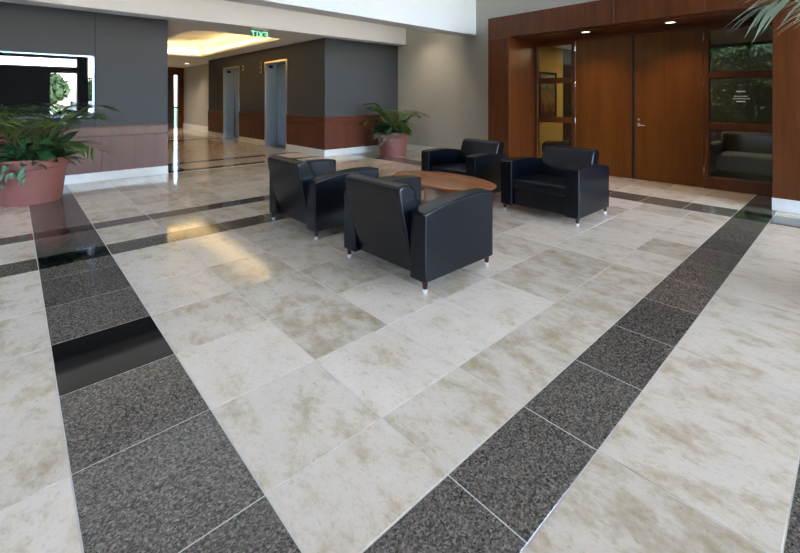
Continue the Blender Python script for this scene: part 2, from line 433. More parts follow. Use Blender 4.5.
# corridor beyond
struct(link('wall_corridor', boxes((6.25, 6.45, YEND, 22.6, 0, ZC)), 'pale_wall'), 'pale corridor wall beyond the elevators', 'wall')
struct(link('baseboard_corridor', boxes((6.22, 6.25, YEND, 22.6, 0, 0.24)), 'white_paint'))
struct(link('wall_end', boxes((2.2, 5.82, 22.6, 22.8, 0, ZC), (5.98, 6.45, 22.6, 22.8, 0, ZC), (5.82, 5.98, 22.6, 22.8, 2.6, ZC)), 'walnut_portal'), 'dark wooden end of the corridor', 'wall')
d = struct(empty('door_5', (0, 0, 0)), 'dark wooden doors at the corridor end with a bright glass strip', 'door')
link('leaf', bbox_bev((4.6, 5.68, 22.53, 22.6, 0, 2.5), 0.006), 'near_black', d)
link('pane', boxes((5.82, 5.98, 22.68, 22.69, 0, 2.6)), 'tinted_glass', d)
link('push_bar', boxes((5.78, 6.04, 22.60, 22.64, 1.0, 1.06)), 'dark_metal', d)
# pale wall with the opening for the doors
OP = (0.788, 4.75, 2.66)
struct(link('wall_right', boxes((XW, XW+0.25, OP[1]+0.02, YE, 0, ZT), (XW, XW+0.25, -5.3, OP[0]-0.02, 0, ZT), (XW, XW+0.25, OP[0]-0.02, OP[1]+0.02, OP[2]+0.03, ZT)), 'pale_wall'), 'pale warm grey wall with the wooden portal', 'wall')
struct(link('baseboard_right', boxes((XW-0.03, XW, 5.256, YE-0.03, 0, 0.17)), 'white_stone'))
# beams
struct(link('trim_4', boxes((-5.3, XW, 6.25, 6.65, ZC, ZT)), 'white_paint'), 'tall white beam face over the lounge', 'beam')
sl = bpy.data.objects['trim_4']
link('added_glow_strip', boxes((-5.0, XW-0.3, 6.652, 6.70, 3.42, 3.50)), 'added_strip_glow', sl)  # unseen glowing strip added to brighten the drop beam and floor behind
struct(link('trim_5', boxes((-5.3, XW, 8.70, YL, ZC, 3.75), (-5.3, 2.2, YL, YL+0.4, ZC, 3.75)), 'white_paint'), 'white drop beam at the elevator lobby', 'beam')
struct(link('ceiling', boxes((-5.3, XW, 6.65, 8.70, 3.70, 3.8)), 'white_paint'))
struct(link('ceiling', boxes((-5.3, XW+0.25, -5.3, 6.25, ZT, ZT+0.1)), 'white_paint'))
# lobby ceiling with lit cove
CV = (2.94, 5.06, 9.96, 16.26)
cl = struct(link('ceiling', boxes((1.9, CV[0], YL-0.05, 22.8, ZC, ZC+0.08), (CV[1], XW, YL-0.05, 22.8, ZC, ZC+0.08), (CV[0], CV[1], YL-0.05, CV[2], ZC, ZC+0.08), (CV[0], CV[1], CV[3], 22.8, ZC, ZC+0.08)), 'cream_ceiling'), 'low lobby ceiling with a lit rectangular cove', 'ceiling')
e = 0.22
link('cove_recess', boxes((CV[0]-e-0.04, CV[0]-e, CV[2]-e, CV[3]+e, ZC+0.08, 3.42), (CV[1]+e, CV[1]+e+0.04, CV[2]-e, CV[3]+e, ZC+0.08, 3.42),
     (CV[0]-e-0.04, CV[1]+e+0.04, CV[2]-e-0.04, CV[2]-e, ZC+0.08, 3.42), (CV[0]-e-0.04, CV[1]+e+0.04, CV[3]+e, CV[3]+e+0.04, ZC+0.08, 3.42),
     (CV[0]-e-0.04, CV[1]+e+0.04, CV[2]-e-0.04, CV[3]+e+0.04, 3.42, 3.46)), 'white_paint', cl)
g = 0.10
for q in ((CV[0]-g-0.03, CV[0]-g, CV[2], CV[3]), (CV[1]+g, CV[1]+g+0.03, CV[2], CV[3]), (CV[0], CV[1], CV[2]-g-0.03, CV[2]-g), (CV[0], CV[1], CV[3]+g, CV[3]+g+0.03)):
    link('cove_lamp', boxes((*q, ZC+0.082, ZC+0.11)), 'cove_glow', cl)
def ceiling_light(x, y, z, label, group, power, rad=0.075, spot=1.9, col=(1.0, 0.83, 0.62), mat='downlight_glow'):
    t = tag(empty('downlight', (x, y, z)), label, 'light', group)
    link('trim_ring', lathe([(rad, -0.006), (rad+0.018, -0.004), (rad+0.02, 0.0), (rad, 0.0)], 24, cap=False), 'nickel', t)
    link('lens', lathe([(0.001, -0.002), (rad, -0.002), (rad, 0.0)], 24, cap=False), mat, t)
    if power:
        ld = bpy.data.lights.new('downlight_beam', 'SPOT'); ld.energy = power; ld.spot_size = spot; ld.spot_blend = 0.9; ld.shadow_soft_size = 0.05; ld.color = col
        lo = bpy.data.objects.new('downlight_beam', ld); COL.objects.link(lo); lo.parent = t; lo.location = (0, 0, -0.02)
    return t
ceiling_light(5.58, 19.7, ZC, 'round recessed light in the corridor ceiling past the cove', None, 26, 0.10)
ceiling_light(3.9, 20.6, ZC, 'unseen round light added deep in the corridor to brighten it', None, 150, 0.10, 2.7)  # added light, hidden by the grey wall, lifts the corridor brightness

# ------------------------------------------------------------------ wooden portal
tp = struct(empty('trim_6', (XP, 2.77, 0)), 'dark wood portal with pillars and deep header', 'portal')
def P(name, q, mat='walnut_portal', par=None, r=0.003):
    return link(name, bbox_bev((q[0]-XP, q[1]-XP, q[2]-2.77, q[3]-2.77, q[4], q[5]), r), mat, par or tp)
for a, c in ((OP[1], 5.256), (0.28, OP[0])):
    P('pillar', (XP, XW, a, c, 0.16, 2.672))
    P('pillar_base', (XP-0.006, XW, a-(0.004 if a < 1 else 0), c+0.006, 0.0, 0.16), 'white_stone')
hy = [0.28, 1.52, 2.76, 4.0, 5.256]
for a, c in zip(hy, hy[1:]): P('header_panel', (XP, XP+0.12, a+0.001, c-0.001, 2.68, 3.11))
P('header_core', (XP+0.12, XW, 0.28, 5.256, 2.68, 3.10))
P('soffit', (XP+0.121, XD, OP[0], OP[1], 2.662, 2.679))
P('jamb_liner', (XW, XW+0.26, OP[1], OP[1]+0.02, 0, OP[2])); P('jamb_liner', (XW, XW+0.26, OP[0]-0.02, OP[0], 0, OP[2])); P('jamb_liner', (XD, XW+0.26, OP[0]-0.02, OP[1]+0.02, OP[2]+0.001, OP[2]+0.03))
P('reveal', (XP+0.002, XW, OP[1]-0.002, 5.25, 2.6725, 2.6795), 'nickel')
for x, y in ((7.70, 3.40), (7.72, 2.06)):
    ceiling_light(x, y, 2.662, 'small recessed light in the wooden portal soffit', 'portal soffit lights', 24, 0.07, 2.05, (1.0, 0.72, 0.42))

# doors
HZ = (0.31, 1.02, 1.73, 2.45)
def portal_door(name, y0, y1, hinge_y, lever, label):
    d = struct(empty(name, (XD, (y0+y1)/2, 0)), label, 'door'); my = (y0+y1)/2
    link('leaf', bbox_bev((-0.025, 0.025, y0-my+0.003, y1-my-0.003, 0.008, 2.592), 0.003), 'walnut_door', d)
    for z in HZ:
        b = lathe([(0.009, z-0.055), (0.011, z-0.05), (0.011, z+0.05), (0.009, z+0.055)], 10)
        o = link('hinge', b, 'chrome', d, (-0.034, hinge_y-my, 0)); smooth(o)
    if lever:
        h = link('lever_handle', tube(bmesh.new(), [(-0.026, y1-my-0.075, 0.98), (-0.075, y1-my-0.075, 0.98), (-0.085, y1-my-0.085, 0.98), (-0.085, y1-my-0.19, 0.975)], 0.010, 8), 'chrome', d)
        smooth(h, 60)
        b = lathe([(0.028, 0), (0.028, 0.006), (0.02, 0.010)], 20); bmesh.ops.rotate(b, verts=b.verts[:], cent=(0, 0, 0), matrix=Matrix.Rotation(-PI/2, 3, 'Y'))
        ro = link('rose', b, 'chrome', h, (-0.025, y1-my-0.075, 0.98))
        b = lathe([(0.018, 0), (0.018, 0.012), (0.010, 0.016)], 16); bmesh.ops.rotate(b, verts=b.verts[:], cent=(0, 0, 0), matrix=Matrix.Rotation(-PI/2, 3, 'Y'))
        link('lock_cylinder', b, 'chrome', d, (-0.025, y1-my-0.075, 1.075))
    return d
portal_door('door_1', 2.82, 3.855, 3.862, False, 'plain tall wooden door leaf beside the sidelight with the picture')
portal_door('door_2', 1.742, 2.775, 1.735, True, 'tall wooden door leaf with a chrome lever handle')
P('astragal', (XD-0.012, XD+0.02, 2.776, 2.819, 0.0, 2.592), 'near_black')
P('door_head', (XD-0.035, XD+0.04, OP[0], OP[1], 2.596, 2.661), 'walnut_portal')
# sidelights
def sidelight(name, y0, y1, label):
    d = struct(empty(name, (XD, (y0+y1)/2, 0)), label, 'window'); h = (y1-y0)/2
    for s in (-1, 1):
        a, c = (h-0.075, h) if s > 0 else (-h, -h+0.075)
        link('stile', bbox_bev((-0.04, 0.04, a, c, 0.0, 2.596), 0.004), 'walnut_portal', d)
    zz = [(0.0, 0.19), (0.965, 1.06), (1.775, 1.87), (2.55, 2.596)]
    for a, c in zz: link('rail', bbox_bev((-0.04, 0.04, -h+0.075, h-0.075, a, c), 0.004), 'walnut_portal', d)
    for (a, c), (p_, q) in zip(zz, zz[1:]):
        link('pane', boxes((-0.004, 0.004, -h+0.075, h-0.075, c, p_)), 'clear_glass', d)
        link('glazing_bead', boxes((-0.012, 0.012, -h+0.075, -h+0.087, c, p_), (-0.012, 0.012, h-0.087, h-0.075, c, p_), (-0.012, 0.012, -h+0.087, h-0.087, c, c+0.012), (-0.012, 0.012, -h+0.087, h-0.087, p_-0.012, p_)), 'walnut_portal', d)
    return d
s1 = sidelight('window_1', 3.858, 4.748, 'three pane sidelight through which a framed picture shows')
s2 = sidelight('window_2', 0.790, 1.739, 'three pane sidelight with small white lettering on its middle pane')
# small white lettering on the glass: two bars with two fine rows between them
def print_rows():
    b = bmesh.new()
    cy = 0.0
    box(b, -0.0058, -0.0046, cy-0.055, cy+0.055, 1.552, 1.570)
    for z, wd, k in ((1.478, 0.086, 14), (1.440, 0.105, 20)):
        for i in range(k):
            y = cy-wd+2*wd*i/k
            box(b, -0.0058, -0.0046, y, y+2*wd/k*0.68, z, z+(0.014 if (i*7) % 3 else 0.018))
    box(b, -0.0058, -0.0046, cy-0.055, cy+0.055, 1.398, 1.414)
    return b
link('glass_lettering', print_rows(), 'white_print', s2)

# ------------------------------------------------------------------ room behind the doors
struct(link('floor', boxes((XD+0.06, 12.6, -0.6, 5.3, -0.12, -0.002)), 'brown_carpet'))
struct(link('wall_room_side', boxes((XW+0.25, 10.55, 5.25, 5.4, 0, 2.75)), 'yellow_wall'), 'yellow wall of the room behind the doors', 'wall')
struct(link('wall_room_back', boxes((12.5, 12.65, -0.75, 5.4, 0, 2.75), (10.55, 12.5, 5.25, 5.4, 0, 2.75), (XW+0.25, 12.6, -0.75, -0.6, 0, 2.75)), 'dark_panel'))
struct(link('ceiling', boxes((XW+0.20, 12.65, -0.75, 5.4, 2.75, 2.85)), 'cream_ceiling'))
fr = tag(empty('framed_picture', (9.74, 5.25, 1.50)), 'dark framed landscape picture on the yellow wall behind the glass', 'picture')
for q in ((-0.42, 0.42, -0.035, 0, 0.54, 0.60), (-0.42, 0.42, -0.035, 0, -0.60, -0.54), (-0.42, -0.36, -0.035, 0, -0.54, 0.54), (0.36, 0.42, -0.035, 0, -0.54, 0.54)):
    link('frame', bbox_bev(q, 0.006), 'near_black', fr)
m, n, l, p = nodes('picture_print')
tc = n.new('ShaderNodeTexCoord'); sep = n.new('ShaderNodeSeparateXYZ'); tx = n.new('ShaderNodeTexNoise'); tx.inputs['Scale'].default_value = 5
l.new(tc.outputs['Object'], sep.inputs[0]); l.new(tc.outputs['Object'], tx.inputs['Vector'])
ma = n.new('ShaderNodeMath'); ma.operation = 'MULTIPLY_ADD'; ma.inputs[1].default_value = 0.75; l.new(sep.outputs[2], ma.inputs[0])
mb = n.new('ShaderNodeMath'); mb.operation = 'MULTIPLY'; mb.inputs[1].default_value = 0.9; l.new(tx.outputs[0], mb.inputs[0]); l.new(mb.outputs[0], ma.inputs[2])
rp = ramp(n, [(0.12, (0.05, 0.03, 0.02)), (0.3, (0.22, 0.09, 0.04)), (0.45, (0.28, 0.16, 0.07)), (0.6, (0.10, 0.10, 0.05)), (0.85, (0.36, 0.36, 0.32))])
l.new(ma.outputs[0], rp.inputs[0]); l.new(rp.outputs[0], p.inputs['Base Color'])
link('print', boxes((-0.36, 0.36, -0.015, 0, -0.54, 0.54)), 'picture_print', fr)
def wing_chair():
    t = tag(empty('wing_chair', (9.25, 4.68, 0), PI*0.62), 'dark patterned high-back chair behind the left sidelight glass', 'chair')
    b = prism_y([(-0.30, 0.35), (-0.18, 0.35), (-0.34, 1.12), (-0.46, 1.10)], -0.33, 0.33); bevel_sharp(b, 0.04, 2); smooth(link('backrest', b, 'chair_pattern', t))
    smooth(link('seat', bevel_sharp(boxes((-0.3, 0.35, -0.33, 0.33, 0.22, 0.45)), 0.04, 2), 'chair_pattern', t))
    for x in (-0.27, 0.30):
        for y in (-0.29, 0.29): link('leg', lathe([(0.015, 0), (0.025, 0.22)], 10), 'near_black', t, (x, y, 0))
m, n, l, p = nodes('chair_pattern')
tc = n.new('ShaderNodeTexCoord'); vo = n.new('ShaderNodeTexVoronoi'); vo.inputs['Scale'].default_value = 9; l.new(tc.outputs['Object'], vo.inputs['Vector'])
rp = ramp(n, [(0.1, (0.10, 0.085, 0.05)), (0.35, (0.025, 0.02, 0.016)), (0.7, (0.015, 0.012, 0.01))]); l.new(vo.outputs[0], rp.inputs[0]); l.new(rp.outputs[0], p.inputs['Base Color'])
wing_chair()
def room_sofa():
    t = tag(empty('sofa_stand_in', (10.1, 1.3, 0)), 'low grey sofa shape added in place of a reflection behind the lettered sidelight', 'sofa')  # sofa shape added in place of a pale reflection in the lower pane
    for nm, q in (('seat', (-0.4, 0.4, -0.55, 0.55, 0.10, 0.42)), ('backrest', (0.28, 0.5, -0.6, 0.6, 0.10, 0.80)), ('arm', (-0.4, 0.45, -0.75, -0.56, 0.06, 0.60)), ('arm', (-0.4, 0.45, 0.56, 0.75, 0.06, 0.60))):
        smooth(link(nm, bevel_sharp(boxes(q), 0.06, 3), 'grey_upholstery', t))
    for x in (-0.33, 0.4):
        for y in (-0.65, 0.65): link('leg', boxes((x-0.025, x+0.025, y-0.025, y+0.025, 0, 0.07)), 'near_black', t)
room_sofa()
lp = tag(empty('added_room_light', (10.6, 3.4, 2.75)), 'unseen glowing square added to light the yellow room', 'light')  # glowing panel added out of view to brighten the yellow wall and picture
link('frame', boxes((-0.62, 0.62, -0.62, -0.6, -0.02, 0), (-0.62, 0.62, 0.6, 0.62, -0.02, 0), (-0.62, -0.6, -0.6, 0.6, -0.02, 0), (0.6, 0.62, -0.6, 0.6, -0.02, 0)), 'white_paint', lp)
link('diffuser', boxes((-0.6, 0.6, -0.6, 0.6, -0.012, -0.004)), 'added_room_glow', lp)

# ------------------------------------------------------------------ dark glass in the grey wall
wn = struct(empty('window_3', (0, YL, 0)), 'wide dark glass panel with a slim blue metal frame in the grey wall', 'window')
x0, x1, z0, z1 = WIN
link('pane', boxes((x0, x1, -0.012, -0.004, z0, z1)), 'screen_glass', wn)
for q in ((x0, x1, -0.022, -0.001, z1-0.022, z1+0.004), (x0, x1, -0.022, -0.001, z0-0.004, z0+0.022), (x1-0.022, x1+0.004, -0.022, -0.001, z0, z1), (x0-0.004, x0+0.022, -0.022, -0.001, z0, z1)):
    link('frame_bar', boxes(q), 'blue_metal', wn)

# ------------------------------------------------------------------ elevators
def elevator(name, y0, y1, label):
    d = struct(empty(name, (XE, y0, 0)), label, 'door'); W = y1-y0; D = 0.36
    for s in (0, 1):
        a, c = (0.0, 0.05) if s == 0 else (W-0.05, W)
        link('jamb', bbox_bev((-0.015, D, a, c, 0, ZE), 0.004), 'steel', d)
        link('frame_edge', boxes((-0.022, -0.015, a, c, 0, ZE)), 'brass', d)
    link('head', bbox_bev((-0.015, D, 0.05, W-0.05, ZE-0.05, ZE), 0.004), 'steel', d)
    link('frame_edge', boxes((-0.022, -0.015, 0.05, W-0.05, ZE-0.05, ZE)), 'brass', d)
    link('sill', boxes((0, D, 0.05, W-0.05, 0.0, 0.006)), 'steel_shaded', d)
    for a, c in ((0.05, W/2-0.003), (W/2+0.003, W-0.05)):
        link('leaf', bbox_bev((D, D+0.04, a, c, 0.008, ZE-0.05), 0.003), 'steel_shaded', d)
    link('floor_plate', boxes((0.10, 0.24, W-0.053, W-0.05, ZE-0.18, ZE-0.10)), 'near_black', d)
    return d
elevator('door_3', *EL[0], 'steel elevator door nearest the corner of the wood dado')
elevator('door_4', *EL[1], 'steel elevator door further down the lobby')
def lantern(y, z, hgt, label):
    t = tag(empty('elevator_lantern', (XE, y, z)), label, 'indicator light')
    link('plate', bbox_bev((-0.012, 0, -0.06, 0.06, -hgt/2, hgt/2), 0.004), 'brass', t)
    k = 2 if hgt > 0.25 else 1
    for i in range(k):
        zc = (i-(k-1)/2)*hgt*0.46
        link('lens', boxes((-0.018, -0.012, -0.04, 0.04, zc-hgt*0.17, zc+hgt*0.17)), 'dark_metal', t)
lantern(12.72, 2.42, 0.34, 'tall brass hall lantern with two arrows beside the nearer elevator')
lantern(14.10, 2.48, 0.17, 'small square brass lantern beside the further elevator')

# exit sign, read from the far side
es = tag(empty('exit_sign', (3.98, 8.86, ZC)), 'clear hanging sign with green EXIT lettering seen from behind', 'sign')
link('ceiling_bracket', boxes((-0.17, 0.17, -0.03, 0.03, -0.03, 0)), 'nickel', es)
link('panel', boxes((-0.20, 0.20, -0.004, 0.004, -0.21, -0.03)), 'acrylic', es)
fc = bpy.data.curves.new('exit_text', 'FONT'); fc.body = 'EXIT'; fc.size = 0.19; fc.extrude = 0.003; fc.offset = 0.002; fc.align_x = 'CENTER'
fo = bpy.data.objects.new('exit_text', fc); COL.objects.link(fo)
bpy.context.view_layer.update()
me = bpy.data.meshes.new_from_object(fo.evaluated_get(bpy.context.evaluated_depsgraph_get()))
bpy.data.objects.remove(fo)
lo = link('lettering', me, 'exit_green', es)
if not me.materials or me.materials[0] is None:
    me.materials.clear(); me.materials.append(MATS['exit_green'])
lo.matrix_local = Matrix(((-1, 0, 0, 0), (0, 0, 1, 0.0075), (0, 1, 0, -0.185), (0, 0, 0, 1)))

# ------------------------------------------------------------------ lounge chairs
def make_chair(label, cat, group):
    t = tag(empty('lounge_chair'), label, cat, group)
    arm = [(-0.425, 0.088), (0.425, 0.088)]
    for k in range(15):
        x = 0.425-0.85*k/14; arm.append((x, 0.664-0.18*(x-0.17)**2))
    for s in (-1, 1):
        b = prism_y(arm, 0.352 if s > 0 else -0.518, 0.518 if s > 0 else -0.352)
        bevel_sharp(b, 0.016, 3); smooth(link('armrest', b, 'black_leather', t), 50)
    back = [(-0.36, 0.092), (-0.425, 0.30), (-0.475, 0.48), (-0.515, 0.64), (-0.532, 0.755), (-0.515, 0.786), (-0.46, 0.796), (-0.40, 0.785), (-0.365, 0.755), (-0.30, 0.60), (-0.225, 0.42), (-0.225, 0.092)]
    b = prism_y(back, -0.350, 0.350); bevel_sharp(b, 0.022, 3, 60); smooth(link('backrest', b, 'black_leather', t), 50)
    b = prism_y([(-0.224, 0.30), (0.392, 0.30), (0.402, 0.36), (0.392, 0.425), (0.33, 0.440), (0.0, 0.435), (-0.224, 0.42)], -0.350, 0.350)
    bevel_sharp(b, 0.018, 3); smooth(link('seat_cushion', b, 'black_leather', t), 50)
    b = boxes((-0.224, 0.372, -0.350, 0.350, 0.092, 0.299)); bevel_sharp(b, 0.008, 2); smooth(link('front_panel', b, 'black_leather', t), 50)
    for x in (-0.385, 0.380):
        for y in (-0.480, 0.480):
            o = link('leg', lathe([(0.017, 0.030), (0.022, 0.088)], 16), 'leg_dark_reflection', t, (x, y, 0)); smooth(o)
            f = link('foot', lathe([(0.013, 0.0), (0.016, 0.004), (0.0175, 0.034)], 16), 'foot_bright_reflection', o); smooth(f)
    return t
c0 = make_chair('black leather lounge chair with its back turned, beside the lone granite crossing', 'chair', 'black leather lounge chairs')
spots = [
    (2.655, 2.68, 0.0, 'black leather lounge chair, back turned, farther from the elevators, on plain limestone'),
    (2.690, 4.27, 0.0, 'black leather lounge chair, back turned, standing by the dark floor stripes'),
    (5.115, 2.665, PI, 'black leather lounge chair facing the table, in front of the tall wooden doors'),
    (5.070, 4.075, PI, 'black leather lounge chair facing the table, in front of the pale wall'),
]
for i, (x, y, a, lab) in enumerate(spots):
    c = c0 if i == 0 else copy_tree(c0)
    c.location = (x, y, 0); c.rotation_euler = (0, 0, a); c['label'] = lab

# coffee table
tb = tag(empty('coffee_table', (4.05, 3.63, 0)), 'oval reddish wood coffee table between the black chairs', 'table')
AX, AY, ZT2 = 0.42, 0.78, 0.425
b = bmesh.new(); rings = []
for k, (s, z) in enumerate(((0.955, ZT2-0.032), (0.985, ZT2-0.020), (1.0, ZT2-0.008), (0.996, ZT2-0.002), (0.985, ZT2))):
    rings.append([b.verts.new((AX*s*math.cos(2*PI*i/64), AY*s*math.sin(2*PI*i/64), z)) for i in range(64)])
for a, c in zip(rings, rings[1:]):
    for i in range(64): b.faces.new((a[i], a[(i+1) % 64], c[(i+1) % 64], c[i]))
b.faces.new(rings[0][::-1]); b.faces.new(rings[-1])
smooth(link('table_top', b, 'table_wood', tb), 30)
for s in (-1, 1):
    link('apron', boxes((s*0.22-0.011, s*0.22+0.011, -0.47, 0.47, ZT2-0.095, ZT2-0.033)), 'table_wood', tb)
    link('apron', boxes((-0.20, 0.20, s*0.5-0.011, s*0.5+0.011, ZT2-0.095, ZT2-0.033)), 'table_wood', tb)
    for u in (-1, 1):
        smooth(link('leg', lathe([(0.017, 0.0), (0.028, ZT2-0.033)], 14), 'table_wood', tb, (s*0.22, u*0.5, 0)))

# ------------------------------------------------------------------ plants
def blade(length, width, droop, fold=0.25, n=6, rnd=R, base=0.12):
    """one lanceolate leaf along +x, drooping; folded along the midrib"""
    b = bmesh.new(); rows = []
    for i in range(n+1):
        t = i/n; x = length*t*(1-0.18*droop*t); z = -droop*length*0.5*t*t
        wv = width*0.5*(math.sin(PI*min(1, (t*(1-base)+base))**0.85) if t < 1 else 0.02)
        rows.append((b.verts.new((x, -wv, z+fold*wv)), b.verts.new((x, 0, z)), b.verts.new((x, wv, z+fold*wv))))
    for a, c in zip(rows, rows[1:]):
        b.faces.new((a[0], c[0], c[1], a[1])); b.faces.new((a[1], c[1], c[2], a[2]))
    return b
def frond(length, rise, droop, leaf, lw, n=22, hang=0.35, r0=0.006, rnd=R):
    """feather palm frond along +x: arched rachis with leaflets on both sides"""
    b = bmesh.new(); pts = []
    m = 14
    def at(t): return Vector((length*t*(1-0.15*t), 0, rise*length*t-droop*length*t*t))
    pts = [at(i/m) for i in range(m+1)]
    tube(b, pts, [r0*(1-0.8*i/m) for i in range(m+1)], 5)
    for k in range(n):
        t = 0.22+0.78*(k+0.5)/n; p = at(t); d = (at(min(1, t+0.02))-at(t-0.02)).normalized()
        ll = leaf*(0.55+0.9*math.sin(PI*min(1, (t-0.15)/0.95)))*rnd.uniform(0.85, 1.1)
        for s in (-1, 1):
            side = Vector((0, s, 0)); dr = (d*rnd.uniform(0.62, 0.85)+side*rnd.uniform(0.75, 1.0)+Vector((0, 0, rnd.uniform(-0.05, 0.28)))).normalized()
            nn = dr.cross(Vector((0, 0, 1))).normalized()
            q = []
            for f, wf in ((0, 0.5), (0.35, 1.0), (0.72, 0.75), (1.0, 0.04)):
                c = p+dr*ll*f+Vector((0, 0, -hang*ll*f*f))
                q.append((b.verts.new(c-nn*lw*wf*0.5), b.verts.new(c+nn*lw*wf*0.5)))
            for a, c in zip(q, q[1:]): b.faces.new((a[0], c[0], c[1], a[1]))
    return b
def mesh_of(b, name, mat):
    me = bpy.data.meshes.new(name); b.to_mesh(me); b.free(); me.materials.append(MATS[mat])
    me.polygons.foreach_set('use_smooth', [True]*len(me.polygons)); return me
FR = [mesh_of(frond(0.95, 1.05, 0.75, 0.26, 0.030, 20), 'frond', 'palm_leaf'), mesh_of(frond(0.92, 1.70, 0.98, 0.26, 0.028, 20), 'frond', 'palm_leaf'), mesh_of(frond(0.95, 0.75, 0.75, 0.25, 0.030, 20), 'frond', 'palm_leaf')]
LF = [mesh_of(blade(0.36, 0.125, 0.5), 'leaf', 'broad_leaf'), mesh_of(blade(0.32, 0.11, 0.9), 'leaf', 'broad_leaf'), mesh_of(blade(0.40, 0.12, 0.3), 'leaf', 'broad_leaf')]
LP = mesh_of(blade(0.17, 0.07, 0.7, 0.15, 5), 'leaf', 'pale_leaf')
def potted_palm(loc, scale_r, hgt, seed, label, nf, nl, npale, pale_dir, walls=()):
    r = random.Random(seed)
    t = tag(empty('potted_palm', loc), label, 'plant', None)
    rb, rt = 0.345*scale_r, 0.44*scale_r
    prof = [(rb*0.97, 0.0), (rb, 0.012), (rb+(rt-rb)*0.56, hgt*0.76), (rb+(rt-rb)*0.60, hgt*0.785), (rt*0.975, hgt*0.80), (rt, hgt*0.83), (rt, hgt*0.93), (rt, hgt*0.98), (rt*0.985, hgt), (rt*0.93, hgt), (rt*0.90, hgt*0.97), (rt*0.86, hgt*0.86)]
    smooth(link('pot', lathe(prof, 56), 'terracotta', t), 35)
    link('soil', lathe([(0.01, hgt*0.90), (rt*0.4, hgt*0.90), (rt*0.885, hgt*0.87), (rt*0.88, hgt*0.865)], 32, cap=False), 'soil', t)
    for k in range(nf):
        a = 2*PI*k/nf+r.uniform(-0.25, 0.25); me = FR[r.randrange(3)]
        if k % 2 == 0: me = FR[1]
        o = link('frond', me, None, t, (0.06*math.cos(a), 0.06*math.sin(a), hgt*0.88))
        s = r.uniform(0.92, 1.12)*scale_r; near = max([math.cos(a-w_) for w_ in walls] or [-1])
        if near > 0.15: o.data = FR[1]; s *= 1-0.20*near
        o.scale = (s*(1-0.10*max(0, near)), s, s); o.rotation_euler = (r.uniform(-0.2, 0.2), r.uniform(-0.25, 0.1), a)
    for k in range(nl):
        a = r.uniform(0, 2*PI); rad = rt*r.uniform(0.25, 0.85); tier = r.random()
        o = link('leaf', LF[r.randrange(3)], None, t, (rad*math.cos(a), rad*math.sin(a), hgt*0.90+0.38*tier*(1-rad/rt*0.55)))
        s = r.uniform(0.75, 1.15)*scale_r; o.scale = (s, s, s)
        o.rotation_euler = (r.uniform(-0.5, 0.5), -r.uniform(-0.35, 0.8)*(0.4+0.6*tier), a+r.uniform(-0.6, 0.6))
    for k in range(npale):
        a = pale_dir+r.uniform(-0.6, 0.6); rad = rt*r.uniform(0.82, 1.0); z = hgt*0.98-r.random()*0.28
        if z < hgt*0.95: rad = rt*r.uniform(1.04, 1.12)
        o = link('leaf', LP, None, t, (rad*math.cos(a), rad*math.sin(a), z))
        s = r.uniform(0.7, 1.1); o.scale = (s, s, s); o.rotation_euler = (r.uniform(-0.7, 0.7), r.uniform(-0.2, 0.7), a+r.uniform(-0.9, 0.9))
    return t
potted_palm((0.20, 7.95, 0), 1.0, 0.62, 3, 'big terracotta pot with palm and broad leaves under the dark glass panel', 24, 130, 34, -2.3, (PI/2,))
potted_palm((7.22, 8.14, 0), 0.96, 0.60, 11, 'terracotta pot with palm and trailing leaves in the corner by the pale wall', 22, 120, 16, 3.6, (0, PI/2))

# palm just outside the frame whose fronds hang into view
def tall_palm():
    r = random.Random(5)
    t = tag(empty('tall_palm', (4.55, -0.55, 0)), 'tall palm whose pale drooping fronds hang before the portal header', 'plant')
    smooth(link('pot', lathe([(0.28, 0), (0.29, 0.01), (0.35, 0.42), (0.37, 0.44), (0.37, 0.52), (0.33, 0.52), (0.32, 0.46)], 40), 'terracotta', t))
    link('soil', lathe([(0.01, 0.47), (0.325, 0.465), (0.32, 0.455)], 24, cap=False), 'soil', t)
    smooth(link('trunk', tube(bmesh.new(), [(0, 0, 0.45), (0.02, 0.01, 1.0), (0.0, 0.03, 1.7), (0.02, 0.02, 2.22)], [0.055, 0.045, 0.04, 0.035], 10), 'trunk', t))
    me = [mesh_of(frond(1.25, 0.55, 0.50, 0.42, 0.030, 20, 0.35, 0.009, r), 'frond', 'silver_palm_leaf'), mesh_of(frond(1.15, 0.9, 0.7, 0.40, 0.028, 20, 0.35, 0.009, r), 'frond', 'silver_palm_leaf')]
    for k in range(15):
        a = 2*PI*k/15+0.75
        o = link('frond', me[k % 2], None, t, (0.02, 0.02, 2.20)); o.rotation_euler = (0, r.uniform(-0.2, 0.05), a+r.uniform(-0.1, 0.1))
tall_palm()

# wall washer on the pale wall
ceiling_light(7.45, 7.6, 3.70, 'recessed wall-washing light over the corner palm', 'lounge ceiling lights', 55, 0.09, 1.8)
# ------------------------------------------------------------------ glazed sides behind the camera, and outdoors
cw = struct(empty('window_4', (0, -5.2, 0)), 'tall curtain wall behind the lounge', 'window')
for x in (4.0, 5.8, 7.4): link('mullion', boxes((x-0.035, x+0.035, -0.10, 0.10, 0, ZT)), 'dark_metal', cw)
for x in (2.3, 8.1): link('column', boxes((x-0.2, x+0.2, -0.2, 0.2, 0, ZT)), 'dark_metal', cw)
link('transom', boxes((2.5, 7.9, -0.06, 0.06, 3.9, 4.0)), 'dark_metal', cw)
link('transom', boxes((2.5, 7.9, -0.06, 0.06, 0.0, 0.1)), 'dark_metal', cw)
struct(link('wall_near', boxes((-5.4, 1.2, -5.3, -5.1, 0, 2.83), (-5.4, 2.1, -5.3, -5.1, 3.17, ZT), (1.2, 2.1, -5.3, -5.1, 2.55, 2.83), (2.75, 3.4, -5.3, -5.1, 0, ZT)), 'grey_fabric_wall'), 'dark grey wall behind the lounge, slot and pier shaped for the light', 'wall')  # pier added to hold back daylight; slot left for a bright reflected strip
